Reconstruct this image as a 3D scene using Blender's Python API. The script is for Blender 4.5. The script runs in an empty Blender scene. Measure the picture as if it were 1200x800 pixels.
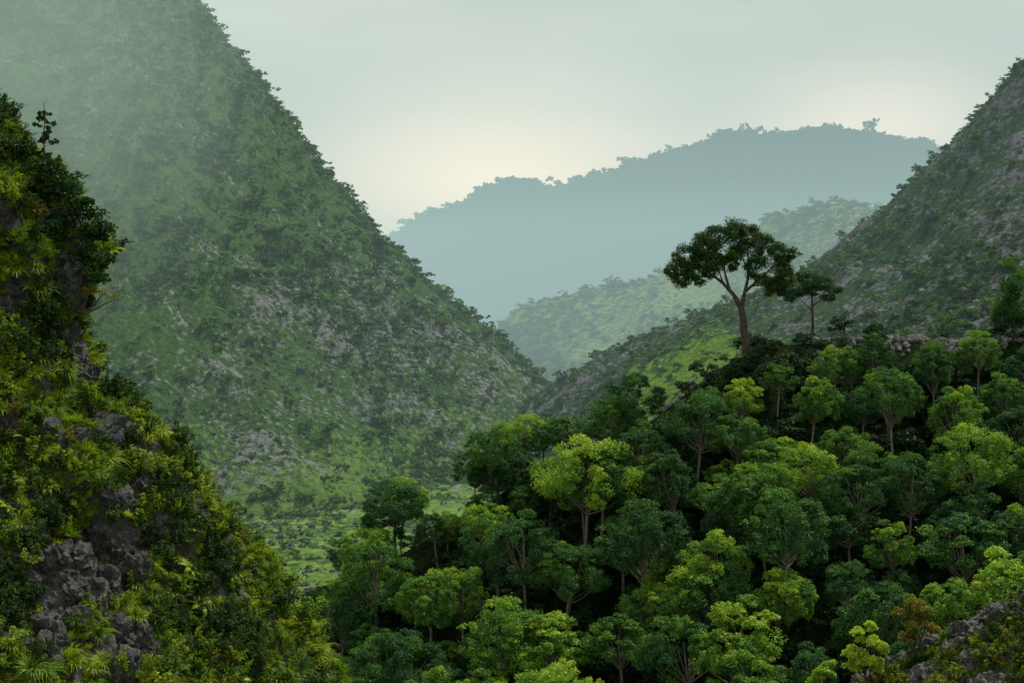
import bpy, math, random, bmesh
import numpy as np
from mathutils import Vector
random.seed(5)
R=np.random.default_rng(11)
scene=bpy.context.scene
scene.view_settings.view_transform='Standard'
scene.view_settings.look='None'
scene.view_settings.exposure=0

# ------------------------------------------------------------ noise
def _hash(ix,iy,iz,seed):
    n=(ix*374761393+iy*668265263+iz*1274126177+seed*974634777)&0xffffffff
    n=((n^(n>>13))*1274126177)&0xffffffff
    n=((n^(n>>16))*2246822519)&0xffffffff
    return ((n^(n>>15))&0xffffff)/float(0xffffff)*2-1
def vn(x,y,z=0.0,seed=0):
    x,y,z=np.broadcast_arrays(np.asarray(x,float),np.asarray(y,float),np.asarray(z,float))
    x0=np.floor(x);y0=np.floor(y);z0=np.floor(z)
    fx=x-x0;fy=y-y0;fz=z-z0
    fx=fx*fx*(3-2*fx);fy=fy*fy*(3-2*fy);fz=fz*fz*(3-2*fz)
    ix=x0.astype(np.int64);iy=y0.astype(np.int64);iz=z0.astype(np.int64)
    def h(a,b,c): return _hash(ix+a,iy+b,iz+c,seed)
    x00=h(0,0,0)*(1-fx)+h(1,0,0)*fx; x10=h(0,1,0)*(1-fx)+h(1,1,0)*fx
    x01=h(0,0,1)*(1-fx)+h(1,0,1)*fx; x11=h(0,1,1)*(1-fx)+h(1,1,1)*fx
    return (x00*(1-fy)+x10*fy)*(1-fz)+(x01*(1-fy)+x11*fy)*fz
def fbm(x,y,z=0.0,seed=0,octs=4,ridge=False):
    a=1.0;s=0;t=0
    for o in range(octs):
        k=2.03**o
        v=vn(x*k+o*17.3,y*k+o*9.1,np.asarray(z)*k+o*5.7,seed+o)
        if ridge: v=1-2*np.abs(v)
        s=s+a*v;t+=a;a*=.5
    return s/t
def sstep(a,b,x):
    t=np.clip((x-a)/(b-a),0,1);return t*t*(3-2*t)

# ------------------------------------------------------------ mesh helpers
def make_mesh(name,verts,quads,mats,midx=None,attrs=None,smooth=False):
    me=bpy.data.meshes.new(name)
    verts=np.asarray(verts,np.float32);quads=np.asarray(quads,np.int32)
    me.vertices.add(len(verts));me.vertices.foreach_set('co',verts.ravel())
    me.loops.add(len(quads)*4);me.loops.foreach_set('vertex_index',quads.ravel())
    me.polygons.add(len(quads))
    me.polygons.foreach_set('loop_start',np.arange(0,len(quads)*4,4,dtype=np.int32))
    try: me.polygons.foreach_set('loop_total',np.full(len(quads),4,np.int32))
    except Exception: pass
    for m in mats: me.materials.append(m)
    if midx is not None: me.polygons.foreach_set('material_index',np.asarray(midx,np.int32))
    me.polygons.foreach_set('use_smooth',np.full(len(quads),smooth))
    if attrs:
        for k,v in attrs.items():
            a=me.attributes.new(k,'FLOAT','POINT');a.data.foreach_set('value',np.asarray(v,np.float32))
    me.update(calc_edges=True);me.validate()
    return me
def obj(name,me,parent=None,link=True,loc=None):
    o=bpy.data.objects.new(name,me)
    if link: scene.collection.objects.link(o)
    if parent: o.parent=parent
    if loc is not None:o.location=loc
    return o
def grid_quads(nu,nv):
    i=np.arange(nu-1)[:,None];j=np.arange(nv-1)[None,:]
    a=i*nv+j
    return np.stack([a,a+nv,a+nv+1,a+1],-1).reshape(-1,4)
def heightfield(name,xs,ys,f,mat,attrf=None,smooth=True):
    X,Y=np.meshgrid(xs,ys,indexing='ij');Z=f(X,Y)
    V=np.stack([X,Y,Z],-1).reshape(-1,3)
    at=attrf(X.ravel(),Y.ravel(),Z.ravel()) if attrf else None
    me=make_mesh(name,V,grid_quads(len(xs),len(ys)),[mat],attrs=at,smooth=smooth)
    return obj(name,me)
class MB:
    def __init__(s): s.v=[];s.q=[];s.m=[];s.t=[];s.n=0
    def add(s,v,q,m,t):
        v=np.asarray(v,float).reshape(-1,3);q=np.asarray(q).reshape(-1,4)
        s.v.append(v);s.q.append(q+s.n);s.m.append(np.full(len(q),m));s.t.append(np.broadcast_to(np.asarray(t,float),(len(v),)))
        s.n+=len(v)
    def mesh(s,name,mats):
        return make_mesh(name,np.concatenate(s.v),np.concatenate(s.q),mats,np.concatenate(s.m),{'tint':np.concatenate(s.t)})
def nrm(a): return a/np.maximum(np.linalg.norm(a,axis=-1,keepdims=True),1e-9)
def tube(mb,pts,rad,sides=6,mat=0):
    pts=np.asarray(pts,float);n=len(pts)
    rad=np.asarray(rad,float)
    tan=np.gradient(pts,axis=0);tan=nrm(tan)
    up=np.array([.31,.93,.17]);a=nrm(np.cross(tan,up));b=np.cross(tan,a)
    th=np.linspace(0,2*np.pi,sides,endpoint=False)
    V=pts[:,None,:]+rad[:,None,None]*(np.cos(th)[None,:,None]*a[:,None,:]+np.sin(th)[None,:,None]*b[:,None,:])
    q=[]
    for i in range(n-1):
        for j in range(sides):
            k=(j+1)%sides
            q.append((i*sides+j,i*sides+k,(i+1)*sides+k,(i+1)*sides+j))
    mb.add(V.reshape(-1,3),q,mat,R.random())
def curve(p0,p1,bend=0.15,n=6,sag=0.0):
    p0=np.asarray(p0,float);p1=np.asarray(p1,float);L=np.linalg.norm(p1-p0)
    off=R.normal(0,1,3)*bend*L;t=np.linspace(0,1,n)[:,None]
    w=R.normal(0,1,(n,3))*L*.012
    w[0]=0
    return p0*(1-t)+p1*t+off*(t*(1-t))*2+np.array([0,0,1.])*sag*L*(t*(1-t))+w
def leaves(mb,P,N,L,W,tint,mat=1,six=False):
    n=len(P);r=R.normal(0,1,(n,3));u=nrm(np.cross(N,r));v=np.cross(N,u)
    L=np.asarray(L).reshape(-1,1);W=np.asarray(W).reshape(-1,1)
    if six:
        A=P-u*L*.5;T=P+u*L*.5-N*L*.12
        l1=P-u*L*.18+v*W*.5+N*W*.2;l2=P+u*L*.2+v*W*.42+N*W*.15
        r1=P-u*L*.18-v*W*.5+N*W*.2;r2=P+u*L*.2-v*W*.42+N*W*.15
        V=np.stack([A,l1,l2,T,r2,r1],1).reshape(-1,3)
        b=np.arange(n)[:,None]*6
        Q=np.concatenate([b+np.array([[0,3,2,1]]),b+np.array([[0,5,4,3]])])
        mb.add(V,Q,mat,np.repeat(tint,6))
    else:
        V=np.stack([P-u*L*.5,P+v*W*.5+N*W*.1,P+u*L*.5,P-v*W*.5+N*W*.1],1).reshape(-1,3)
        mb.add(V,np.arange(n*4).reshape(-1,4),mat,np.repeat(tint,4))
def puff(mb,c,rad,n,size,sub=7,tint=.5,mat=1,six=False,up=.5,subf=.45,full=False):
    c=np.asarray(c,float);rad=np.asarray(rad,float)
    for s in range(sub):
        d=R.normal(0,1,3)
        if not full: d[2]=abs(d[2])*1.0-.25
        d/=np.linalg.norm(d)
        sc=c+d*rad*.68
        k=n//sub
        dd=R.normal(0,1,(k,3))
        if not full: dd[:,2]=np.where(dd[:,2]<-.3,-dd[:,2],dd[:,2])
        dd=nrm(dd)
        f=R.random((k,1))**.4
        sr=rad*subf*R.uniform(.7,1.4)
        P=sc+dd*sr*f
        N=nrm(dd*.6+np.array([0,0,up])+R.normal(0,.45,(k,3)))
        L=size*R.uniform(.7,1.3,k)
        t=np.clip(tint+R.normal(0,.12)+R.normal(0,.08,k),0,1)
        leaves(mb,P,N,L,L*R.uniform(.5,.75,k),t,mat,six)

# ------------------------------------------------------------ materials
def newmat(name):
    m=bpy.data.materials.new(name);m.use_nodes=True;nt=m.node_tree;nt.nodes.clear()
    return m,nt,nt.nodes,nt.links
def ramp(nd,stops,interp='LINEAR'):
    r=nd.new('ShaderNodeValToRGB');e=r.color_ramp.elements
    while len(e)>1:e.remove(e[0])
    e[0].position=stops[0][0];e[0].color=(*stops[0][1],1)
    for p,c in stops[1:]:
        x=e.new(p);x.color=(*c,1)
    return r
def math_(nd,lk,op,a,b=None,clamp=False):
    m=nd.new('ShaderNodeMath');m.operation=op;m.use_clamp=clamp
    for i,x in enumerate((a,b)):
        if x is None: continue
        if isinstance(x,(int,float)): m.inputs[i].default_value=x
        else: lk.new(x,m.inputs[i])
    return m.outputs[0]
def mixc(nd,lk,fac,a,b,mode='MIX'):
    m=nd.new('ShaderNodeMix');m.data_type='RGBA';m.blend_type=mode
    for s,x in ((m.inputs[0],fac),(m.inputs[6],a),(m.inputs[7],b)):
        if isinstance(x,(int,float)): s.default_value=x
        elif isinstance(x,tuple): s.default_value=(*x,1)
        else: lk.new(x,s)
    return m.outputs[2]
def noise(nd,lk,scale,detail=5,rough=.6,coord='Object',vec=None):
    n=nd.new('ShaderNodeTexNoise');n.inputs['Scale'].default_value=scale;n.inputs['Detail'].default_value=detail;n.inputs['Roughness'].default_value=rough
    if vec is None:
        tc=nd.new('ShaderNodeTexCoord');vec=tc.outputs[coord]
    lk.new(vec,n.inputs['Vector'])
    return n.outputs['Fac']
def leafmat(name,stops,wrnd=.55,trans=.3,gloss=.03):
    m,nt,nd,lk=newmat(name)
    at=nd.new('ShaderNodeAttribute');at.attribute_name='tint'
    oi=nd.new('ShaderNodeObjectInfo')
    a=math_(nd,lk,'MULTIPLY',oi.outputs['Random'],wrnd)
    b=math_(nd,lk,'MULTIPLY',at.outputs['Fac'],1-wrnd)
    f=math_(nd,lk,'ADD',a,b)
    r=ramp(nd,stops);lk.new(f,r.inputs[0])
    d=nd.new('ShaderNodeBsdfDiffuse');lk.new(r.outputs[0],d.inputs[0])
    t=nd.new('ShaderNodeBsdfTranslucent')
    tcol=mixc(nd,lk,1.0,r.outputs[0],(1.25,1.15,.55),'MULTIPLY');lk.new(tcol,t.inputs[0])
    ms=nd.new('ShaderNodeMixShader');ms.inputs[0].default_value=trans;lk.new(d.outputs[0],ms.inputs[1]);lk.new(t.outputs[0],ms.inputs[2])
    g=nd.new('ShaderNodeBsdfGlossy');g.inputs['Roughness'].default_value=.45;g.inputs['Color'].default_value=(.8,.85,.8,1)
    ms2=nd.new('ShaderNodeMixShader');ms2.inputs[0].default_value=gloss;lk.new(ms.outputs[0],ms2.inputs[1]);lk.new(g.outputs[0],ms2.inputs[2])
    o=nd.new('ShaderNodeOutputMaterial');lk.new(ms2.outputs[0],o.inputs[0])
    return m
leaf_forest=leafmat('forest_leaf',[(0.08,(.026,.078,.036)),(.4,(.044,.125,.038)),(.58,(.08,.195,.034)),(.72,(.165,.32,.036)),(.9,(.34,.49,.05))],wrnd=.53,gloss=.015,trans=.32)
leaf_under=leafmat('understorey_leaf',[(0,(.016,.046,.024)),(.6,(.03,.08,.03)),(1,(.065,.15,.035))],gloss=.015)  # leaf colour kept dark to deepen the shadows between crowns
leaf_dark=leafmat('dark_leaf',[(0,(.014,.038,.014)),(.5,(.03,.075,.018)),(1,(.07,.13,.022))],gloss=.012)
leaf_scrub=leafmat('scrub_leaf',[(0,(.024,.068,.028)),(.35,(.042,.108,.03)),(.62,(.08,.175,.032)),(.85,(.15,.25,.036)),(1,(.2,.3,.045))],gloss=.01)
leaf_far=leafmat('distant_leaf',[(0,(.02,.055,.03)),(1,(.05,.10,.04))],gloss=.0)
leaf_cliff=leafmat('cliff_leaf',[(0,(.035,.08,.012)),(.35,(.085,.17,.014)),(.6,(.17,.28,.018)),(.82,(.32,.41,.024)),(1,(.45,.46,.035))],trans=.35,gloss=.02)
leaf_bright=leafmat('bright_leaf',[(0,(.18,.32,.02)),(.5,(.3,.48,.03)),(1,(.42,.55,.04))],trans=.4)
leaf_olive=leafmat('olive_leaf',[(0,(.10,.11,.012)),(.5,(.19,.18,.018)),(1,(.28,.2,.03))],trans=.35)
def barkmat(name,k=1.0):
    m,nt,nd,lk=newmat(name)
    n=noise(nd,lk,2.5,6,.7);r=ramp(nd,[(.3,(.05*k,.042*k,.035*k)),(.6,(.13*k,.115*k,.095*k)),(.8,(.2*k,.18*k,.15*k))]);lk.new(n,r.inputs[0])
    d=nd.new('ShaderNodeBsdfDiffuse');lk.new(r.outputs[0],d.inputs[0])
    o=nd.new('ShaderNodeOutputMaterial');lk.new(d.outputs[0],o.inputs[0]);return m
bark=barkmat('bark',.7);bark_pale=barkmat('pale_bark',2.0)
def terrainmat(name,base,rockc,grassc,scale=.06,bump=1.0,bd=1.5):
    m,nt,nd,lk=newmat(name)
    n1=noise(nd,lk,scale,6,.65);n2=noise(nd,lk,scale*9,6,.7)
    r0=ramp(nd,[(.3,tuple(c*.45 for c in base)),(.5,base),(.72,tuple(c*1.7 for c in base))]);lk.new(n2,r0.inputs[0])
    rr=ramp(nd,[(.3,tuple(c*.2 for c in rockc)),(.5,tuple(c*.7 for c in rockc)),(.7,tuple(c*1.4 for c in rockc))]);lk.new(n2,rr.inputs[0])
    rg=ramp(nd,[(.3,tuple(c*.45 for c in grassc)),(.7,tuple(c*1.3 for c in grassc))]);lk.new(n2,rg.inputs[0])
    ar=nd.new('ShaderNodeAttribute');ar.attribute_name='rock'
    ag=nd.new('ShaderNodeAttribute');ag.attribute_name='grass'
    x=math_(nd,lk,'ADD',ar.outputs['Fac'],math_(nd,lk,'MULTIPLY',math_(nd,lk,'SUBTRACT',n1,.5),1.6))
    x=math_(nd,lk,'ADD',x,math_(nd,lk,'MULTIPLY',math_(nd,lk,'SUBTRACT',n2,.5),2.2))
    y=math_(nd,lk,'ADD',ag.outputs['Fac'],math_(nd,lk,'MULTIPLY',math_(nd,lk,'SUBTRACT',n2,.5),1.8))
    fg=ramp(nd,[(.4,(0,0,0)),(.62,(1,1,1))]);lk.new(y,fg.inputs[0])
    c=mixc(nd,lk,fg.outputs[0],r0.outputs[0],rg.outputs[0])
    n4=noise(nd,lk,scale*5,6,.7)
    y2=math_(nd,lk,'ADD',x,math_(nd,lk,'MULTIPLY',math_(nd,lk,'SUBTRACT',n4,.5),1.6))
    fr2=ramp(nd,[(.46,(0,0,0)),(.6,(1,1,1))]);lk.new(y2,fr2.inputs[0])
    c=mixc(nd,lk,fr2.outputs[0],c,rr.outputs[0])
    d=nd.new('ShaderNodeBsdfDiffuse');lk.new(c,d.inputs[0])
    b=nd.new('ShaderNodeBump');b.inputs['Strength'].default_value=bump;b.inputs['Distance'].default_value=bd
    n3=noise(nd,lk,scale*14,7,.75);lk.new(n3,b.inputs['Height']);lk.new(b.outputs[0],d.inputs['Normal'])
    o=nd.new('ShaderNodeOutputMaterial');lk.new(d.outputs[0],o.inputs[0]);return m
mat_left=terrainmat('left_scrub_ground',(.06,.115,.035),(.22,.24,.235),(.14,.235,.055))
mat_right=terrainmat('right_scrub_ground',(.045,.085,.038),(.18,.18,.205),(.15,.26,.03))
mat_far=terrainmat('far_forest_ground',(.03,.05,.03),(.1,.1,.1),(.1,.13,.05),scale=.02,bd=6)
mat_mid=terrainmat('hill_scrub_ground',(.08,.13,.035),(.24,.24,.2),(.2,.3,.06),scale=.03,bd=3)
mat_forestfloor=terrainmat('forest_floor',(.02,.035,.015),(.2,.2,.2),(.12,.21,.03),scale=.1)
mat_valley=terrainmat('valley_ground',(.08,.145,.045),(.22,.24,.22),(.19,.32,.07),scale=.05)
def rockmat(name,c=(.2,.2,.19),moss=.5,sc=1.2):
    m,nt,nd,lk=newmat(name)
    n1=noise(nd,lk,sc,8,.7);n2=noise(nd,lk,sc*5,8,.75)
    r=ramp(nd,[(.36,tuple(x*.1 for x in c)),(.46,tuple(x*.4 for x in c)),(.55,c),(.68,tuple(x*2.2 for x in c))])
    k=math_(nd,lk,'ADD',math_(nd,lk,'MULTIPLY',n1,.45),math_(nd,lk,'MULTIPLY',n2,.55));lk.new(k,r.inputs[0])
    g=nd.new('ShaderNodeNewGeometry');s=nd.new('ShaderNodeSeparateXYZ');lk.new(g.outputs['Normal'],s.inputs[0])
    f=math_(nd,lk,'ADD',math_(nd,lk,'MULTIPLY',s.outputs[2],.55),math_(nd,lk,'SUBTRACT',n1,.55+.3*(1-moss)))
    fr=ramp(nd,[(.2,(0,0,0)),(.4,(1,1,1))]);lk.new(f,fr.inputs[0])
    cm=mixc(nd,lk,fr.outputs[0],r.outputs[0],(.05,.08,.015))
    d=nd.new('ShaderNodeBsdfDiffuse');lk.new(cm,d.inputs[0])
    b=nd.new('ShaderNodeBump');b.inputs['Strength'].default_value=1;b.inputs['Distance'].default_value=.3;lk.new(n2,b.inputs['Height']);lk.new(b.outputs[0],d.inputs['Normal'])
    o=nd.new('ShaderNodeOutputMaterial');lk.new(d.outputs[0],o.inputs[0]);return m
rock_cliff=rockmat('cliff_limestone',(.18,.18,.19),.45,.9)
rock_craggy=rockmat('craggy_limestone',(.25,.25,.265),.2,1.6)
rock_pale=rockmat('pale_limestone',(.26,.255,.26),.1,.6)

# ------------------------------------------------------------ scatter via geometry nodes
def scatter(name,P,rot,scl,idx,protos):
    col=bpy.data.collections.new(name+'_kinds')
    for p in protos: col.objects.link(p)
    me=bpy.data.meshes.new(name);n=len(P)
    me.vertices.add(n);me.vertices.foreach_set('co',np.asarray(P,np.float32).ravel())
    a=me.attributes.new('rot','FLOAT_VECTOR','POINT');a.data.foreach_set('vector',np.asarray(rot,np.float32).ravel())
    a=me.attributes.new('scl','FLOAT_VECTOR','POINT');a.data.foreach_set('vector',np.asarray(scl,np.float32).ravel())
    a=me.attributes.new('idx','INT','POINT');a.data.foreach_set('value',np.asarray(idx,np.int32))
    o=obj(name,me)
    ng=bpy.data.node_groups.new(name,'GeometryNodeTree')
    ng.interface.new_socket('Geometry',in_out='INPUT',socket_type='NodeSocketGeometry')
    ng.interface.new_socket('Geometry',in_out='OUTPUT',socket_type='NodeSocketGeometry')
    N=ng.nodes;L=ng.links
    gi=N.new('NodeGroupInput');go=N.new('NodeGroupOutput')
    ip=N.new('GeometryNodeInstanceOnPoints');ci=N.new('GeometryNodeCollectionInfo')
    ci.inputs['Collection'].default_value=col;ci.inputs['Separate Children'].default_value=True;ci.inputs['Reset Children'].default_value=True
    def na(nm,t):
        x=N.new('GeometryNodeInputNamedAttribute');x.data_type=t;x.inputs['Name'].default_value=nm;return x.outputs['Attribute']
    er=N.new('FunctionNodeEulerToRotation')
    L.new(na('rot','FLOAT_VECTOR'),er.inputs[0]);L.new(er.outputs[0],ip.inputs['Rotation'])
    L.new(na('scl','FLOAT_VECTOR'),ip.inputs['Scale']);L.new(na('idx','INT'),ip.inputs['Instance Index'])
    ip.inputs['Pick Instance'].default_value=True
    L.new(gi.outputs[0],ip.inputs['Points']);L.new(ci.outputs[0],ip.inputs['Instance']);L.new(ip.outputs[0],go.inputs[0])
    md=o.modifiers.new('scatter','NODES');md.node_group=ng
    return o
def yaw(n,tilt=.12):
    return np.stack([R.normal(0,tilt,n),R.normal(0,tilt,n),R.uniform(0,6.283,n)],-1)
def sv(s,zlo=.8,zhi=1.2):
    return np.stack([s,s*R.uniform(.85,1.15,len(s)),s*R.uniform(zlo,zhi,len(s))],-1)

# ------------------------------------------------------------ terrain functions
def hL(x,y):
    a=np.arctan2(y-700,x+210)
    r=np.hypot(x+210,y-700)+1
    r=r*(1+.04*fbm(a*3+7,r*.004,0,3,3))
    z=np.interp(r,[0,40,77,110,150,185,217,245,270,290,350,420,600],[222,185,140,98,47,14,-14,-36,-51,-60,-80,-95,-110])
    z=z+9*fbm(x/60,y/60,0,21,3)*sstep(20,80,r)+4*fbm(x/17,y/17,0,22,4,True)+1.3*fbm(x/5,y/5,0,23,3,True)
    return z
def hR(x,y):
    r=np.hypot(x-318,y-600)
    z=np.interp(r,[0,80,135,163,187,215,244,266,290,315,345,400,600],[215,155,97,66,44,22,9,-1,-12,-28,-56,-90,-120])
    return z+4*fbm(x/45,y/45,0,31,3)+3.5*fbm(x/14,y/14,0,32,4,True)+1.3*fbm(x/4,y/4,0,33,3,True)
def hM(x,y):
    rz=np.interp(x,[-400,-200,-120,-60,-21,0,24,60,102,150,180,216,246,320,450,700],[-95,-90,-75,-35,-2,20,30,37,48,62,86,98,96,85,70,60])
    dy=y-1200
    z=rz-np.where(dy<0,-dy*.42,dy*.5)
    return z+14*fbm(x/120,y/120,0,41,3)*sstep(0,120,np.abs(dy))+5*fbm(x/30,y/30,0,42,4)
def hD(x,y):
    rz=np.interp(x,[-700,-420,-300,-180,-120,-48,0,60,108,168,240,300,360,432,504,582,660,800,1100],[-60,20,80,138,176,208,222,222,235,252,272,286,290,297,293,282,262,225,150])
    dy=y-2400
    z=rz-np.where(dy<0,-dy*.5,dy*.5)
    return z+45*fbm(x/260,y/260,0,51,3)*sstep(0,250,np.abs(dy))+11*fbm(x/75,y/75,0,52,4)
def hF(x,y):
    rz=np.interp(x,[-90,-60,-45,-34,-16,0,14,28,40,48,60,100,150,250],[-80,-73,-62,-49,-38,-28.5,-23,-15,-5,-1.0,0,0,6,20])
    z=np.where(y<330,rz-.62*(330-y),rz-.12*(y-330))
    z=z-4.0*sstep(325,308,y)*sstep(20,45,x)
    return z+.8*fbm(x/14,y/14,0,61,3)+.4*fbm(x/4,y/4,0,62,3,True)*sstep(325,340,y)
def hG(x,y):
    z=-54-60*(1-sstep(230,345,y))-25*sstep(700,1500,y)
    z=z+2.0*fbm(x/40,y/40,0,71,3)+.7*fbm(x/9,y/9,0,72,3,True)
    t=np.round((y+10*fbm(x/30,y/60,0,75,2))/14)  # field terraces
    return z+.085*(t*14-420)*sstep(360,390,y)*(1-sstep(520,600,y))

def attL(x,y,z):
    rk=.02+.34*sstep(45,5,z)+.42*fbm(x/26,y/26,0,81,4)
    gr=.12+.5*sstep(0,-45,z)*(.75+.9*fbm(x/24,y/24,0,82,3))
    rk=rk-.18*sstep(-35,-48,z)
    return {'rock':rk,'grass':gr}
def attR(x,y,z):
    rk=.45+.15*sstep(40,90,z)+.38*fbm(x/36,y/36,0,83,3)
    gr=.05+.9*np.exp(-(((x-48-.05*(y-440))/26)**2+((y-460)/95)**2))+.3*fbm(x/10,y/10,0,89,3)
    return {'rock':rk-gr*.8,'grass':gr}
def attM(x,y,z): return {'rock':.2+.3*fbm(x/80,y/80,0,84,3),'grass':.4+.45*fbm(x/70,y/70,0,85,3)}
def attD(x,y,z): return {'rock':-.3+0*x,'grass':.1+0*x}
def attF(x,y,z): return {'rock':.1+.45*sstep(330,338,y)*sstep(35,70,x),'grass':.1+.5*sstep(326,336,y)*sstep(75,40,x)}
def attG(x,y,z): return {'rock':.1+.4*fbm(x/20,y/9,0,86,3),'grass':.6+.6*fbm(x/32,y/9,0,87,3)}

heightfield('mountain',np.arange(-460,200,2.2),np.arange(330,960,2.2),hL,mat_left,attL)
heightfield('mountain',np.arange(-90,620,2.2),np.arange(330,900,2.2),hR,mat_right,attR)
heightfield('hill',np.arange(-400,720,7),np.arange(820,1550,7),hM,mat_mid,attM)
heightfield('hill',np.arange(-720,1150,12),np.arange(1800,3000,12),hD,mat_far,attD)
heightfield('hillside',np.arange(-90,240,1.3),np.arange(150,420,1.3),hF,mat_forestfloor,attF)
gx=np.concatenate([np.linspace(-6000,-400,30),np.arange(-390,400,4),np.linspace(410,6000,30)])
gy=np.concatenate([np.linspace(-400,200,20),np.arange(210,700,2.5),np.linspace(710,9000,60)])
heightfield('ground',gx,gy,hG,mat_valley,attG)

# ------------------------------------------------------------ shrub prototypes (unit radius)
def shrub_proto(name,mat,n=330,size=.26,kind=0):
    mb=MB()
    if kind==0:
        for i in range(5):
            puff(mb,(R.normal(0,.4),R.normal(0,.4),R.uniform(.2,.6)),(.55,.55,.5),n//5,size,4,R.random())
    elif kind==1:
        tube(mb,[(0,0,-.3),(0.03,0,.6),(0,.05,1.5)],[.07,.05,.03],5)
        for i in range(6):
            puff(mb,(R.normal(0,.35),R.normal(0,.35),R.uniform(.9,1.8)),(.5,.5,.38),n//6,size,4,R.random())
    else:
        for i in range(6):
            puff(mb,(R.normal(0,.7),R.normal(0,.7),.1),(.5,.5,.35),n//6,size,3,R.random())
    me=mb.mesh(name,[bark,mat]);return bpy.data.objects.new(name,me)
def protos(pref,mat,n=330,size=.26):
    return [shrub_proto('%s_%s'%(pref,s),mat,n,size,k) for s,k in (('a',0),('b',0),('c',1),('d',2),('e',0),('f',2))]
P_scrub=protos('scrub',leaf_scrub)
def scat_h(name,f,x0,x1,y0,y1,n,smin,smax,protos_,dens=None,pw=2.0,sink=.1,probs=None):
    x=R.uniform(x0,x1,n);y=R.uniform(y0,y1,n)
    if dens is not None:
        k=R.random(n)<dens(x,y);x=x[k];y=y[k]
    m=len(x);s=smin+(smax-smin)*R.random(m)**pw
    P=np.stack([x,y,f(x,y)-s*sink],-1)
    idx=R.choice(len(protos_),m,p=probs)
    return scatter(name,P,yaw(m),sv(s),idx,protos_)
pb=[.24,.22,.1,.12,.22,.1]
scat_h('mountain_shrubs',hL,-340,110,400,770,34000,.5,3.2,P_scrub,lambda x,y:np.clip(.64+1.5*fbm(x/28,y/28,0,91,4)+.3*sstep(0,60,hL(x,y))-.38*sstep(25,-30,hL(x,y)),0.12,1),2.6,probs=pb)
P_scrub2=protos('rock_scrub',leaf_scrub)
scat_h('mountain_shrubs',hR,0,300,350,640,22000,.4,2.5,P_scrub2,lambda x,y:np.clip(.43+1.4*fbm(x/26,y/26,0,92,4)-.4*np.exp(-(((x-48)/22)**2+((y-460)/85)**2)),0.14,1),2.3,probs=pb)
P_scrub3=protos('hill_scrub',leaf_scrub,200,.34)
scat_h('hill_shrubs',hM,-150,400,950,1230,7500,1.5,4.5,P_scrub3,lambda x,y:np.clip(.45+1.0*fbm(x/60,y/60,0,93,3),0.1,1),1.5,probs=pb)
P_tree4=protos('distant_tree',leaf_far,220,.34)
scat_h('distant_forest',hD,-420,800,2000,2440,13000,3.5,12.5,P_tree4,None,2.6,probs=[.32,.32,0.02,.06,.26,.02],sink=.2)
P_scrub5=protos('valley_scrub',leaf_scrub)
scat_h('valley_shrubs',hG,-140,60,340,640,6000,.3,1.6,P_scrub5,lambda x,y:np.clip(.26-.9*fbm(x/32,y/9,0,87,3),0.05,1),2.0,probs=pb)

# ------------------------------------------------------------ forest trees
def forest_tree(name,mat,seed,H=17,Rc=6.0,flat=1.0,nleaf=15000):
    global R
    R_=R;R=np.random.default_rng(seed)
    mb=MB()
    lean=R.normal(0,.7,2)
    top=np.array([lean[0],lean[1],H*.8])
    tr=np.array([[0,0,-2],[0,0,0],[lean[0]*.2,lean[1]*.3,H*.25],[lean[0]*.6,lean[1]*.5,H*.5],top])
    tube(mb,tr,[.36,.3,.24,.18,.06],7)
    m=R.integers(24,32)
    Rz=Rc*.92*flat;cz=H-Rz*1.02
    for i in range(m):
        ph=i*2.399+R.normal(0,.4);ct=1-(i+.5)/m*1.65
        st=math.sqrt(max(0,1-ct*ct))
        k=R.uniform(.58,.98)
        c=np.array([Rc*st*math.cos(ph)*k+lean[0],Rc*st*math.sin(ph)*k+lean[1],cz+Rz*.8*ct*R.uniform(.7,1.2)])
        pr=Rc*R.uniform(.22,.4)
        puff(mb,c,(pr,pr,pr*.8),int(nleaf/m),.32,12,.5+.15*R.normal()+.2*ct,up=.5,subf=.38,full=(ct<.35))  # tint rises with height, painting the lit crown tops into the leaf colour
        if ct>-.2:
            st0=tr[3]*(1-.2*R.random())
            tube(mb,curve(st0,c-np.array([0,0,pr*.2]),.1,5,-.12),np.linspace(.1,.025,5),4)
    me=mb.mesh(name,[bark_pale,mat]);R=R_
    return bpy.data.objects.new(name,me)
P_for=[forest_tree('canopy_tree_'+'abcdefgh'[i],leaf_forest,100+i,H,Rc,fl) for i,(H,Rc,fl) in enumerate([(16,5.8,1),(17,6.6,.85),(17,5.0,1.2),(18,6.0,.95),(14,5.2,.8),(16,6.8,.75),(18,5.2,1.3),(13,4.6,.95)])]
fx=[];fy=[]
sp=8.4
for i,gx_ in enumerate(np.arange(-58,175,sp)):
    for gy_ in np.arange(184,322,sp):
        x=gx_+R.uniform(-.48,.48)*sp;y=gy_+R.uniform(-.48,.48)*sp+(i%2)*sp*.5
        if x<-42+4*math.sin(y*.08)+ (0 if y>240 else 5): continue
        if y>317: continue
        fx.append(x);fy.append(y)
for k in range(28):
    fx.append(R.uniform(-44,22));fy.append(R.uniform(316,336))
fx=np.array(fx);fy=np.array(fy);n=len(fx)
s=R.uniform(.6,1.38,n)
cap=np.where(fx>24,(.62+.012*(330-fy)),1.38)
s=np.minimum(s,cap*R.uniform(.8,1.1,n))
s=np.where((fy>308)&(fx<=30),np.minimum(s*.8,.92),s)
P=np.stack([fx,fy,hF(fx,fy)],-1)
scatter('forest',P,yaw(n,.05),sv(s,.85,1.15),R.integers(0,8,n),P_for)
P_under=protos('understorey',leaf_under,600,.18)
scat_h('undergrowth',hF,-52,170,185,345,4600,1.2,3.8,P_under,lambda x,y:np.where(y>324,.18,1.0),1.3,probs=pb)

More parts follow.
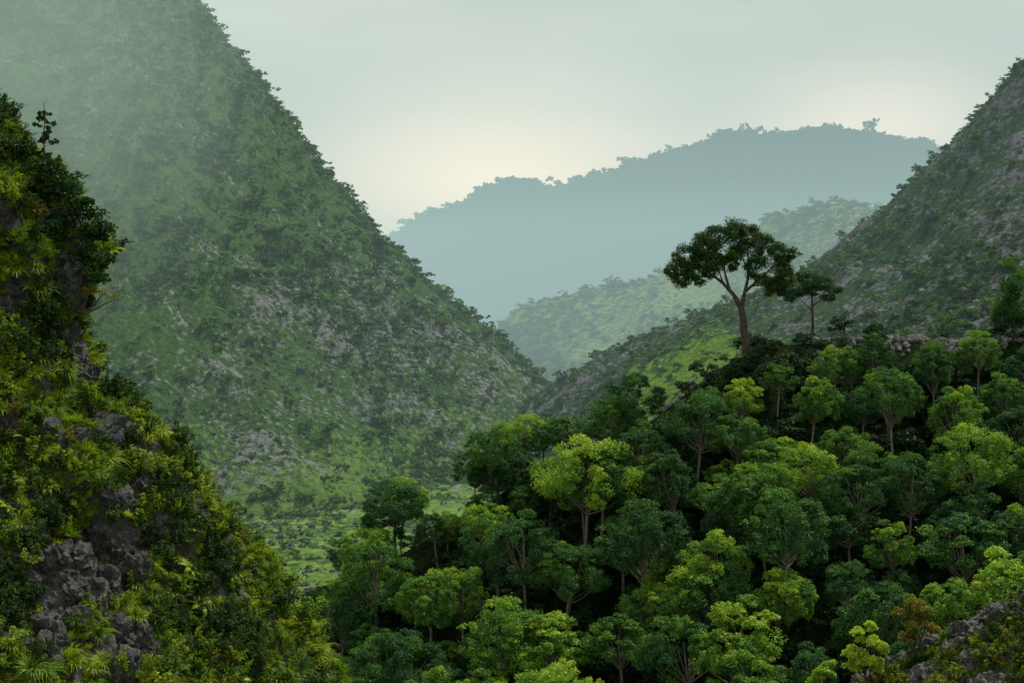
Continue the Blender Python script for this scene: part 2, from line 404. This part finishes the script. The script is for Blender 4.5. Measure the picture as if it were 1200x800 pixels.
# ------------------------------------------------------------ individual trees
def custom_tree(name,loc,trunk,clumps,branches,mat,size=.33,nper=900,sub=12,zf=.82):
    e=bpy.data.objects.new(name,None);scene.collection.objects.link(e);e.location=loc
    mb=MB()
    for pts,r0,r1 in trunk+branches:
        pts=np.asarray(pts,float)
        t=np.linspace(0,1,len(pts));tt=np.linspace(0,1,len(pts)*3)
        q=np.stack([np.interp(tt,t,pts[:,k]) for k in range(3)],-1)+R.normal(0,.05,(len(tt),3))*(r0*1.2)
        tube(mb,q,r0+(r1-r0)*tt,8)
    for c,r in clumps:
        for k in range(3):
            a=np.asarray(c)-np.array([0,0,r*.5]);b=a+R.uniform(-.6,.6,3)*r+np.array([0,0,r*.5])
            tube(mb,curve(a,b,.1,5),np.linspace(.08,.02,5),4)
    obj('trunk',mb.mesh('trunk',[bark]),e)
    mc=MB()
    for c,r in clumps:
        puff(mc,c,(r,r*1.05,r*zf),int(nper*(r/2.3)**2),size,sub,.5+R.normal(0,.15),mat=0,up=.35,full=True,subf=.42)
    obj('crown',mc.mesh('crown',[mat]),e)
    return e
tz=float(hF(np.array([45.5]),np.array([331.]))[0])
trunk=[([(0,0,-1.5),(-.1,0,1),(-.5,.1,5),(-1.0,.2,8.5)],.95,.62)]
br=[([(-1.0,.2,8.3),(-2.4,0,11),(-4.6,-.4,13.2),(-6.6,-.6,14.8),(-9.6,-.5,17)],.5,.12),
    ([(-1.0,.2,8.3),(-.4,.4,11),(.3,.8,14),(.6,1,17),(.2,1,20)],.46,.1),
    ([(-3.4,-.2,12.2),(-4.0,1,15),(-4.4,1.5,18),(-6.2,1.6,20.5)],.28,.07),
    ([(-.2,.5,11.6),(1.8,-.6,13.6),(4.0,-1.6,15.6),(6.2,-1.8,17.4)],.3,.08),
    ([(1.0,0,12.8),(3.2,1.2,13),(5,1.6,14.6)],.18,.05),
    ([(-6,-.6,14.4),(-9,.8,14.6),(-11.8,1,15.8)],.2,.05),
    ([(.4,1,16),(-1.2,-1.2,18.5),(-2.8,-1.6,21)],.18,.05),
    ([(-4.6,-.4,13.2),(-5.6,-2,15.5),(-7.6,-2.8,18)],.18,.05)]
cl=[((-12.8,.8,16.2),2.8),((-11.0,.2,18.8),3.0),((-8.3,-1.5,20.8),3.1),((-5.6,1.2,22.2),3.2),((-2.6,-1.2,23.2),3.2),((.6,.8,22.6),3.0),((-4.6,-1.4,19.2),3.0),
    ((3.0,-.6,20.6),2.9),((5.6,-1.4,18.8),2.8),((7.4,-1.4,16.8),2.7),((5.0,1.4,14.8),2.8),((1.6,.6,17.4),2.8),((-8.2,.2,17.4),2.9),((-12.6,1,14.0),2.2),((-1.0,1.2,19.0),2.8),
    ((-10.4,-1.2,15.6),2.5),((-6.4,-2.6,17.6),2.6),((5.8,.6,12.8),2.2),((7.8,-.4,14.2),2.1),((8.8,-1.6,18.8),1.7),((-6.8,1.8,15.4),1.8),((2.6,-1.8,13.8),1.6),((-3,.6,17.0),2.0),((-14.4,0,15.4),1.8),((-9.4,.6,13.8),1.6),((4.2,-1,11.8),1.6),((7.0,0,11.6),1.3),((-13.6,0,18.2),1.5),((1.6,0,15.2),1.7)]
custom_tree('lone_tree',(45.5,331,tz+.4),trunk,cl,br,leaf_dark,.32,1800)
z2=float(hF(np.array([59.5]),np.array([338.]))[0])
custom_tree('layered_tree',(59.5,338,z2),[([(0,0,-1),(.1,0,4),(0,.2,8),(-.1,.1,12)],.34,.14)],
  [((-3.2,.4,11.0),2.4),((-.8,-.8,13.2),2.9),((1.8,.4,12.6),2.7),((3.8,-.4,11.2),2.4),((-4.4,-.6,9.8),1.9),((.2,.8,11.3),2.4),((3.2,.8,9.8),1.8),((-1.6,.2,14.4),1.8)],
  [([(0,.1,7),(-1.6,0,8.6),(-3.6,0,10.6)],.14,.05),([(0,.1,8),(1.8,0,9.4),(3.8,-.2,10.8)],.14,.05),([(0,.1,10),(-1,-.5,12.5)],.1,.05)],leaf_forest,.32,1200,zf=.55)
for (tx,ty,hh,wd) in ((100.5,342,18,2.6),(97,330,12,2.2),(104,333,15,2.4)):
    zz=float(hF(np.array([tx]),np.array([float(ty)]))[0])
    cs=[((R.uniform(-1,1)*wd*(1.2-.7*i/13),R.normal(0,1.6),hh*(.3+.65*i/13)),2.4-1.0*i/13+R.uniform(-.3,.3)) for i in range(14)]
    custom_tree('broadleaf_tree',(tx,ty,zz),[([(0,0,-1),(.1,0,hh*.4),(0,.2,hh*.7),(0,0,hh*.9)],.34,.08)],cs,[],leaf_forest,.34,1000)

# limestone blocks on the saddle
def boulder(name,mat,seed,n=14,amp=.35):
    th=np.linspace(0,np.pi,n);ph=np.linspace(0,2*np.pi,2*n)
    T,Pp=np.meshgrid(th,ph,indexing='ij')
    D=np.stack([np.sin(T)*np.cos(Pp),np.sin(T)*np.sin(Pp),np.cos(T)],-1)
    Dq=np.sign(D)*np.abs(D)**.7
    k=1+amp*fbm(D[...,0]*1.6,D[...,1]*1.6,D[...,2]*1.6,seed,5,True)
    V=(Dq*k[...,None]*np.array([1,.85,.75])).reshape(-1,3)
    me=make_mesh(name,V,grid_quads(n,2*n),[mat]);return bpy.data.objects.new(name,me)
P_b=[boulder('block_'+c,rock_pale,200+i) for i,c in enumerate('abcde')]
m=2200
x=np.concatenate([R.uniform(58,100,1000),R.uniform(30,170,1200)]);y=np.concatenate([R.normal(338,6,1000),R.uniform(336,480,1200)])
s_=R.uniform(.2,1.1,m)*R.uniform(.5,1,m)
z=np.maximum(hF(x,y),hR(x,y))
scatter('limestone_rocks',np.stack([x,y,z+s_*.1],-1),R.uniform(0,6,(m,3)),sv(s_),R.integers(0,5,m),P_b)
m=9000
x=R.uniform(-190,40,m);y=R.uniform(380,640,m);z=np.maximum(hL(x,y),hG(x,y))
k=(z<35)&(fbm(x/20,y/20,0,97,4)>.06);x=x[k];y=y[k];z=z[k];m=len(x);s_=.2+.75*R.random(m)**3
slopestone=rockmat('slope_limestone',(.15,.165,.16),.5,.6)
scatter('slope_rocks',np.stack([x,y,z],-1),R.uniform(0,6,(m,3)),sv(s_),R.integers(0,5,m),[boulder('slope_block_'+c,slopestone,220+i) for i,c in enumerate('abcde')])

# ------------------------------------------------------------ near cliff on the left
cz=[-70,-40,-20,-12,-8.56,-7.55,-6.53,-5.48,-4.43,-3.56,-2.47,-1.36,0,1.15,2.33,3.53,4.75,5.99,7,9,13]
cx=[24,11,.7,-4.1,-5.4,-6.0,-6.9,-7.9,-9.1,-9.7,-10.4,-11.5,-12.1,-12.0,-11.8,-12.4,-13.3,-14.3,-15.9,-19.5,-30]
path=np.array([(-30,14),(-20,24),(-14,30),(-10,33.5),(-7,36),(-4,38.6),(-2,40.4),(-.7,41.8),(0,43),(.0,44.5),(-.8,46.5),(-3,50),(-8,58),(-16,75)],float)
pl=np.concatenate([[0],np.cumsum(np.linalg.norm(np.diff(path,axis=0),axis=1))])
bares=((-10.2,-5.6,1.05,.9),(-12.7,-4.2,.5,.9),(-9.5,-3.9,.6,.45),(-12.9,1.0,.4,.9),(-13.9,3.3,.35,.5),(-9.0,-7.2,.5,.45),(-11.9,-7.8,.5,.3))
def barem(X,Z):
    b=np.zeros(np.shape(X))
    for bx,bz,br_,bh in bares: b=np.maximum(b,1.3-(((X-bx)/br_)**2+((Z-bz)/bh)**2))
    return np.clip(b,0,1)
def cliff(u,z):
    ox=np.interp(u,pl,path[:,0]);oy=np.interp(u,pl,path[:,1])
    X=np.interp(z,cz,cx)+ox;Y=oy+.35*(z+8)
    du=.3
    tx=np.interp(u+du,pl,path[:,0])-np.interp(u-du,pl,path[:,0]);ty=np.interp(u+du,pl,path[:,1])-np.interp(u-du,pl,path[:,1])
    l=np.hypot(tx,ty)+1e-9;nx=ty/l;ny=-tx/l
    d=.9*fbm(X/3.0,Y/3.0,z/3.0,301,4)+.55*fbm(X/1.3,Y/1.3,z/1.7,305,5,True)
    q=vn(X/1.1,Y/1.1,z/.8,333);d=d+.28*np.round(q*3)/3
    q=vn(X/.45,Y/.45,z/.35,334);d=d+barem(X,z)*.22*np.round(q*2.5)/2.5
    X=X+nx*d;Y=Y+ny*d;Zz=z+.3*fbm(X/1.1,Y/1.1,z/1.1,309,3)+.35*d
    return X,Y,Zz,nx,ny
us=np.concatenate([np.linspace(0,12,20),np.arange(12.2,pl[9]+6,.08),np.linspace(pl[9]+6.2,pl[-1],40)])
zs=np.concatenate([np.linspace(-70,-12,50),np.arange(-11.9,7.5,.08),np.linspace(7.6,13,30)])
U,Z=np.meshgrid(us,zs,indexing='ij')
X,Y,ZZ,_,_=cliff(U,Z)
obj('cliff',make_mesh('cliff',np.stack([X,Y,ZZ],-1).reshape(-1,3),grid_quads(len(us),len(zs)),[rock_cliff],smooth=False))

def p_shrub(name,mat,n=240,L=.15,spread=.45,h=.6):
    mb=MB()
    for i in range(12):
        a=R.uniform(0,6.28);rr=R.uniform(.15,1)*spread
        e=np.array([rr*math.cos(a),rr*math.sin(a),h*R.uniform(.45,1.1)])
        c=curve((0,0,-.1),e,.12,6,.3)
        tube(mb,c,np.linspace(.014,.005,6),4)
        k=n//12;t=R.uniform(.35,1.05,k);P=np.stack([np.interp(t,np.linspace(0,1,6),c[:,j]) for j in range(3)],-1)
        d=nrm(R.normal(0,1,(k,3)));P=P+d*L*.55
        N=nrm(np.array([0,0,.9])+d*.4+R.normal(0,.3,(k,3)))
        LL=L*R.uniform(.6,1.3,k)
        leaves(mb,P,N,LL,LL*R.uniform(.35,.5,k),np.clip(R.normal(.45,.2)+R.normal(0,.12,k),0,1),1,True)
    return bpy.data.objects.new(name,mb.mesh(name,[bark,mat]))
def p_grass(name,mat,n=60,L=.55):
    mb=MB()
    a=R.uniform(0,6.28,n);le=L*R.uniform(.5,1.2,n);out=R.uniform(.25,.95,n)
    w=R.uniform(.010,.02,n)
    rows=[]
    for t in (0,.35,.7,1):
        x=.06*np.cos(a)+np.cos(a)*le*out*t;y=.06*np.sin(a)+np.sin(a)*le*out*t
        z=le*(t*1.0-t*t*(.35+.5*out))
        ww=w*(1-t*.85)
        rows.append(np.stack([np.stack([x-np.sin(a)*ww,y+np.cos(a)*ww,z],-1),np.stack([x+np.sin(a)*ww,y-np.cos(a)*ww,z],-1)],1))
    V=np.stack(rows,1).reshape(n,8,3).reshape(-1,3)
    b=np.arange(n)[:,None]*8;Q=np.concatenate([b+np.array([[k,k+1,k+3,k+2]]) for k in (0,2,4)])
    mb.add(V,Q,1,np.repeat(np.clip(R.normal(.62,.2,n),0,1),8))
    return bpy.data.objects.new(name,mb.mesh(name,[bark,mat]))
def p_fern(name,mat,L=.55):
    mb=MB()
    for f in range(9):
        a=f*.7+R.uniform(-.2,.2);le=L*R.uniform(.7,1.2)
        t=np.linspace(.08,1,16);x=np.cos(a)*le*t*.85;y=np.sin(a)*le*t*.85;z=le*(t*.9-t*t*.75)
        C=np.stack([x,y,z],-1);s=np.array([-math.sin(a),math.cos(a),0])
        wd=.16*np.sin(t*2.6+.4)*le*1.1;T=nrm(np.gradient(C,axis=0))
        tt=R.uniform(.3,.9)
        for sg in (-1,1):
            tip=C+sg*s*wd[:,None]+T*.04-np.array([0,0,.02]);h=.018
            V=np.stack([C-T*h,tip-T*h*.3,tip+T*h*.3,C+T*h],1).reshape(-1,3)
            mb.add(V,np.arange(len(V)).reshape(-1,4),1,tt)
    return bpy.data.objects.new(name,mb.mesh(name,[bark,mat]))
def cliff_kinds(pref):
    return [p_shrub(pref+'_a',leaf_cliff,240,.12),p_shrub(pref+'_b',leaf_cliff,330,.09,.5,.45),p_shrub(pref+'_c',leaf_dark,330,.11,.5,.6),
            p_shrub(pref+'_d',leaf_cliff,190,.15,.4,.5),p_grass(pref+'_e',leaf_cliff,110,.6),p_grass(pref+'_f',leaf_cliff,140,.42),p_fern(pref+'_g',leaf_cliff),p_shrub(pref+'_h',leaf_olive,260,.08,.4,.5)]
K=cliff_kinds('cliff_plant')
m=21000
u=R.uniform(15,pl[9]+3,m);z=R.uniform(-12,8,m)
X,Y,ZZ,nx,ny=cliff(u,z)
v=fbm(X/1.3,Y/1.3,ZZ/1.1,401,4)
bare=barem(X,ZZ)
keep=(v+.75*bare<.28)
X,Y,ZZ,nx,ny=[a[keep] for a in (X,Y,ZZ,nx,ny)];m=len(X)
sc=R.uniform(.35,1.0,m)*(1+.25*fbm(X/2,Y/2,ZZ/2,403,2))
idx=R.choice(8,m,p=[.12,.16,.14,.06,.25,.22,.02,.03])
zone=fbm(X/1.5,Y/1.5,ZZ/1.5,402,3)
idx=np.where((zone>.16)&(R.random(m)<.7),2,idx);idx=np.where((zone<-.12)&(R.random(m)<.6),np.where(R.random(m)<.5,5,4),idx)
rot=np.stack([.45*ny+R.normal(0,.2,m),.45*nx+R.normal(0,.2,m),R.uniform(0,6.28,m)],-1)
scatter('cliff_vegetation',np.stack([X+nx*.03,Y+ny*.03,ZZ],-1),rot,sv(sc),idx,K)
u=R.uniform(15,pl[9]+2,16000);z=R.uniform(-12,8,16000)
X,Y,ZZ,nx,ny=cliff(u,z);v=fbm(X/1.3,Y/1.3,ZZ/1.1,401,4)
k=(barem(X,ZZ)>.4)&(R.random(16000)<.4)|((v>.31)&(R.random(16000)<.3))
X,Y,ZZ=[a[k] for a in (X,Y,ZZ)];m=len(X)
P_c=[boulder('crag_'+c,rock_craggy,300+i,22,.75) for i,c in enumerate('abcd')]
scatter('cliff_rocks',np.stack([X,Y,ZZ],-1),R.uniform(0,6,(m,3)),sv(.07+.26*R.random(m)**2,.6,1.4),R.integers(0,4,m),P_c)

def bush(name,loc,cl,mat,size=.13,nper=420,sub=7):
    e=bpy.data.objects.new(name,None);scene.collection.objects.link(e);e.location=loc
    mb=MB()
    for c,r in cl:
        tube(mb,curve((R.normal(0,.05),R.normal(0,.05),-.3),c,.1,6,.1),np.linspace(.045,.012,6),5)
    obj('stems',mb.mesh('stems',[bark]),e)
    mc=MB()
    for c,r in cl: puff(mc,c,(r,r,r*.85),int(nper*(r/.5)**2),size,sub,.5+R.normal(0,.15),mat=0,six=True,up=.35,subf=.5)
    obj('leaves',mc.mesh('leaves',[mat]),e);return e
bush('cliff_bush',(-12.6,46.0,2.2),[((1.4,-.2,.6),.55),((1.0,0,1.2),.6),((.4,.2,1.7),.6),((1.5,-.2,0),.5),((1.1,0,-.6),.55),((1.0,0,-1.2),.4),((.4,-.2,.6),.7),((.6,-.3,-.3),.6),((0,0,2.3),.5)],leaf_dark,.11,650)
bush('cliff_bush',(-14.0,47.0,4.2),[((.2,0,.9),.6),((.9,0,.6),.55),((-.5,0,1.2),.6),((1.3,-.1,.1),.5),((0,-.3,.2),.7),((-1.0,0,1.0),.6),((-.3,-.8,.7),.6),((-1.0,-.8,.3),.6)],leaf_dark,.11,650)
e=bpy.data.objects.new('sapling',None);scene.collection.objects.link(e);e.location=(-12.95,47.2,4.85)
mb=MB();st_=np.array([(0,0,-.4),(.03,0,.3),(-.02,0,.8),(.04,0,1.3),(0,0,1.75)]);tube(mb,st_,[.03,.025,.02,.015,.008],5)
tw=[]
for i in range(26):
    t=R.uniform(.15,1);p=np.array([np.interp(t,np.linspace(0,1,5),st_[:,j]) for j in range(3)])
    q=p+np.array([R.normal(0,.17),R.normal(0,.15),R.uniform(.02,.16)]);tube(mb,curve(p,q,.1,4),[.008,.007,.006,.004],4);tw.append(q)
obj('stem',mb.mesh('stem',[bark]),e)
mc=MB()
for q in tw: puff(mc,q,(.13,.13,.1),30,.09,3,R.random(),mat=0,six=True,up=.3,full=True)
obj('leaves',mc.mesh('leaves',[leaf_dark]),e)
bush('shrub',(-11.5,45.6,1.0),[((.55,0,.25),.2),((.9,0,.15),.14),((.2,0,.3),.25)],leaf_olive,.08,350)

# ------------------------------------------------------------ outcrop at lower right
def hO(x,y):
    z=-9.8-.55*np.maximum(30-x,0)+.25*np.maximum(x-30,0)-.55*np.maximum(76-y,0)-.35*np.maximum(y-80,0)
    return z+1.1*fbm(x/2.6,y/2.6,0,501,4,True)+.4*fbm(x/.8,y/.8,0,504,3,True)+.3*np.round(vn(x/1.3,y/1.3,0,507)*3)/3
heightfield('rock_outcrop',np.arange(8,60,.16),np.arange(50,110,.2),hO,rockmat('outcrop_limestone',(.24,.24,.24),.4,1.0),smooth=False)
K2=cliff_kinds('outcrop_plant')
x=R.uniform(12,34,6500);y=R.uniform(64,84,6500);k=fbm(x/1.8,y/1.8,0,510,3)<.22;x=x[k];y=y[k];m=len(x)
scatter('outcrop_vegetation',np.stack([x,y,hO(x,y)],-1),yaw(m,.25),sv(R.uniform(.5,1.3,m)),R.choice(8,m,p=[.18,.2,.1,.1,.18,.14,.02,.08]),K2)
x=R.uniform(15,30,300);y=R.uniform(68,82,300)
ostone=rockmat('outcrop_stone',(.3,.3,.3),.2,1.6)
scatter('outcrop_rocks',np.stack([x,y,hO(x,y)+.05],-1),R.uniform(0,6,(300,3)),sv(.12+.5*R.random(300)**2,.6,1.4),R.integers(0,4,300),[boulder('outcrop_block_'+c,ostone,330+i,22,.75) for i,c in enumerate('abcd')])
bush('bright_shrub',(16.4,79,-15.4),[((0,0,.6),.6),((-.6,.1,.9),.5),((.55,0,1.1),.5),((0,-.2,1.5),.5),((-.35,0,1.9),.35),((.3,.1,2.1),.35),((.8,0,.4),.5),((-.7,0,.2),.5)],leaf_bright,.15,520)
bush('olive_shrub',(18.6,79,-14.2),[((0,0,1.0),.6),((.6,.1,1.5),.55),((-.5,0,1.5),.5),((.1,-.2,1.9),.5),((-.2,0,.4),.5),((.7,0,.7),.5)],leaf_olive,.13,520)
bush('bright_shrub',(14.6,80,-16.2),[((0,0,.6),.5),((.3,0,1.0),.35),((-.35,0,.3),.4)],leaf_bright,.14,480)
bush('olive_shrub',(12.2,80,-17.4),[((0,0,.9),.6),((.7,0,.7),.5),((-.6,0,.6),.45)],leaf_cliff,.14,480)

# ------------------------------------------------------------ air: mist in the valley
def mistmat(name,dens,col):
    m,nt,nd,lk=newmat(name)
    a=nd.new('ShaderNodeVolumeAbsorption');a.inputs['Color'].default_value=(0,0,0,1);a.inputs['Density'].default_value=dens
    e=nd.new('ShaderNodeEmission');e.inputs['Color'].default_value=(*col,1);e.inputs['Strength'].default_value=dens  # emission stands in for daylight scattered by the air
    ad=nd.new('ShaderNodeAddShader');lk.new(a.outputs[0],ad.inputs[0]);lk.new(e.outputs[0],ad.inputs[1])
    o=nd.new('ShaderNodeOutputMaterial');lk.new(ad.outputs[0],o.inputs['Volume']);return m
def box(name,x0,x1,y0,y1,z0,z1,mat):
    me=bpy.data.meshes.new(name);bm=bmesh.new();bmesh.ops.create_cube(bm,size=1)
    for v in bm.verts: v.co=Vector(((x0+x1)/2+v.co.x*(x1-x0),(y0+y1)/2+v.co.y*(y1-y0),(z0+z1)/2+v.co.z*(z1-z0)))
    bm.to_mesh(me);bm.free();me.materials.append(mat);return obj(name,me)
box('haze',-3000,3000,350,3100,-140,420,mistmat('haze_air',.00036,(.41,.58,.57)))
box('mist',-1500,1500,790,2345,-139,150,mistmat('mist_valley',.00062,(.46,.64,.61)))
mk=mistmat('slope_mist',.00058,(.55,.74,.60))  # glowing mist, imitates the sunlit haze over the upper left slope
e=bpy.data.objects.new('mist_bank',None);scene.collection.objects.link(e);e.location=(-168,540,72);e.rotation_euler=(0,.5,0)
for i,k in enumerate((1.3,1.1,.92,.75,.58)):
    me=bpy.data.meshes.new('mist_layer');bm=bmesh.new();bmesh.ops.create_icosphere(bm,subdivisions=5,radius=1)
    for v in bm.verts: v.co=Vector((v.co.x*66*k,v.co.y*90*k,v.co.z*95*k))
    bm.to_mesh(me);bm.free();me.materials.append(mk);me.polygons.foreach_set('use_smooth',[True]*len(me.polygons));obj('mist_layer',me,e)

# ------------------------------------------------------------ light
elev=math.radians(60);az=math.radians(50)
sd=Vector((math.sin(az)*math.cos(elev),math.cos(az)*math.cos(elev),math.sin(elev)))
sl=bpy.data.lights.new('sun','SUN');sl.energy=4.6;sl.angle=math.radians(8);sl.color=(1,.95,.83)
so=bpy.data.objects.new('sun',sl);scene.collection.objects.link(so);so.rotation_euler=sd.to_track_quat('Z','Y').to_euler()
w=bpy.data.worlds.new('World');scene.world=w;w.use_nodes=True
nd=w.node_tree.nodes;lk=w.node_tree.links;nd.clear()
st=nd.new('ShaderNodeTexSky');st.sky_type='NISHITA';st.sun_disc=False;st.sun_elevation=elev;st.sun_rotation=az;st.dust_density=3
b1=nd.new('ShaderNodeBackground');b1.inputs[1].default_value=.08;lk.new(st.outputs[0],b1.inputs[0])
tc=nd.new('ShaderNodeTexCoord')
nz=nd.new('ShaderNodeTexNoise');nz.inputs['Scale'].default_value=3.2;nz.inputs['Detail'].default_value=4
mp=nd.new('ShaderNodeMapping');mp.inputs['Scale'].default_value=(1,1,3.5);lk.new(tc.outputs['Generated'],mp.inputs[0]);lk.new(mp.outputs[0],nz.inputs['Vector'])
nr=ramp(nd,[(.3,(0,0,0)),(.7,(1,1,1))]);lk.new(nz.outputs['Fac'],nr.inputs[0])
cloud=mixc(nd,lk,nr.outputs[0],(.58,.60,.51),(.92,.91,.78))
def glow(d,width):
    v=nd.new('ShaderNodeVectorMath');v.operation='DISTANCE'
    sc_=nd.new('ShaderNodeVectorMath');sc_.operation='MULTIPLY';lk.new(tc.outputs['Generated'],sc_.inputs[0]);sc_.inputs[1].default_value=(.75,1,1.7)
    dv=Vector(d).normalized()
    lk.new(sc_.outputs[0],v.inputs[0]);v.inputs[1].default_value=(dv.x*.75,dv.y,dv.z*1.7)
    g=math_(nd,lk,'DIVIDE',v.outputs['Value'],width);g=math_(nd,lk,'MULTIPLY',g,g);g=math_(nd,lk,'MULTIPLY',g,-1.0);return math_(nd,lk,'EXPONENT',g)
g1=glow((-.01,1,.08),.085);g2=glow((.215,1,.12),.055)
cloud=mixc(nd,lk,math_(nd,lk,'MULTIPLY',g1,.92),cloud,(3.1,2.2,1.5))
cloud=mixc(nd,lk,math_(nd,lk,'MULTIPLY',g2,.75),cloud,(2.4,1.8,1.35))
sx=nd.new('ShaderNodeSeparateXYZ');lk.new(tc.outputs['Generated'],sx.inputs[0])
ov=ramp(nd,[(.25,(1,1,1)),(.6,(.70,.72,.77))]);lk.new(sx.outputs[2],ov.inputs[0])  # unseen overhead cloud darkened to cut ambient light and raise sun contrast
cloud=mixc(nd,lk,1.0,cloud,ov.outputs[0],'MULTIPLY')
b2=nd.new('ShaderNodeBackground');b2.inputs[1].default_value=1.0;lk.new(cloud,b2.inputs[0])
mx=nd.new('ShaderNodeMixShader');mx.inputs[0].default_value=.92;lk.new(b1.outputs[0],mx.inputs[1]);lk.new(b2.outputs[0],mx.inputs[2])
wo=nd.new('ShaderNodeOutputWorld');lk.new(mx.outputs[0],wo.inputs[0])

cd=bpy.data.cameras.new('camera');cd.lens=60;cd.sensor_width=36;cd.clip_start=.5;cd.clip_end=20000
co=bpy.data.objects.new('camera',cd);scene.collection.objects.link(co);co.location=(0,0,0);co.rotation_euler=(math.radians(90),0,0)
scene.camera=co
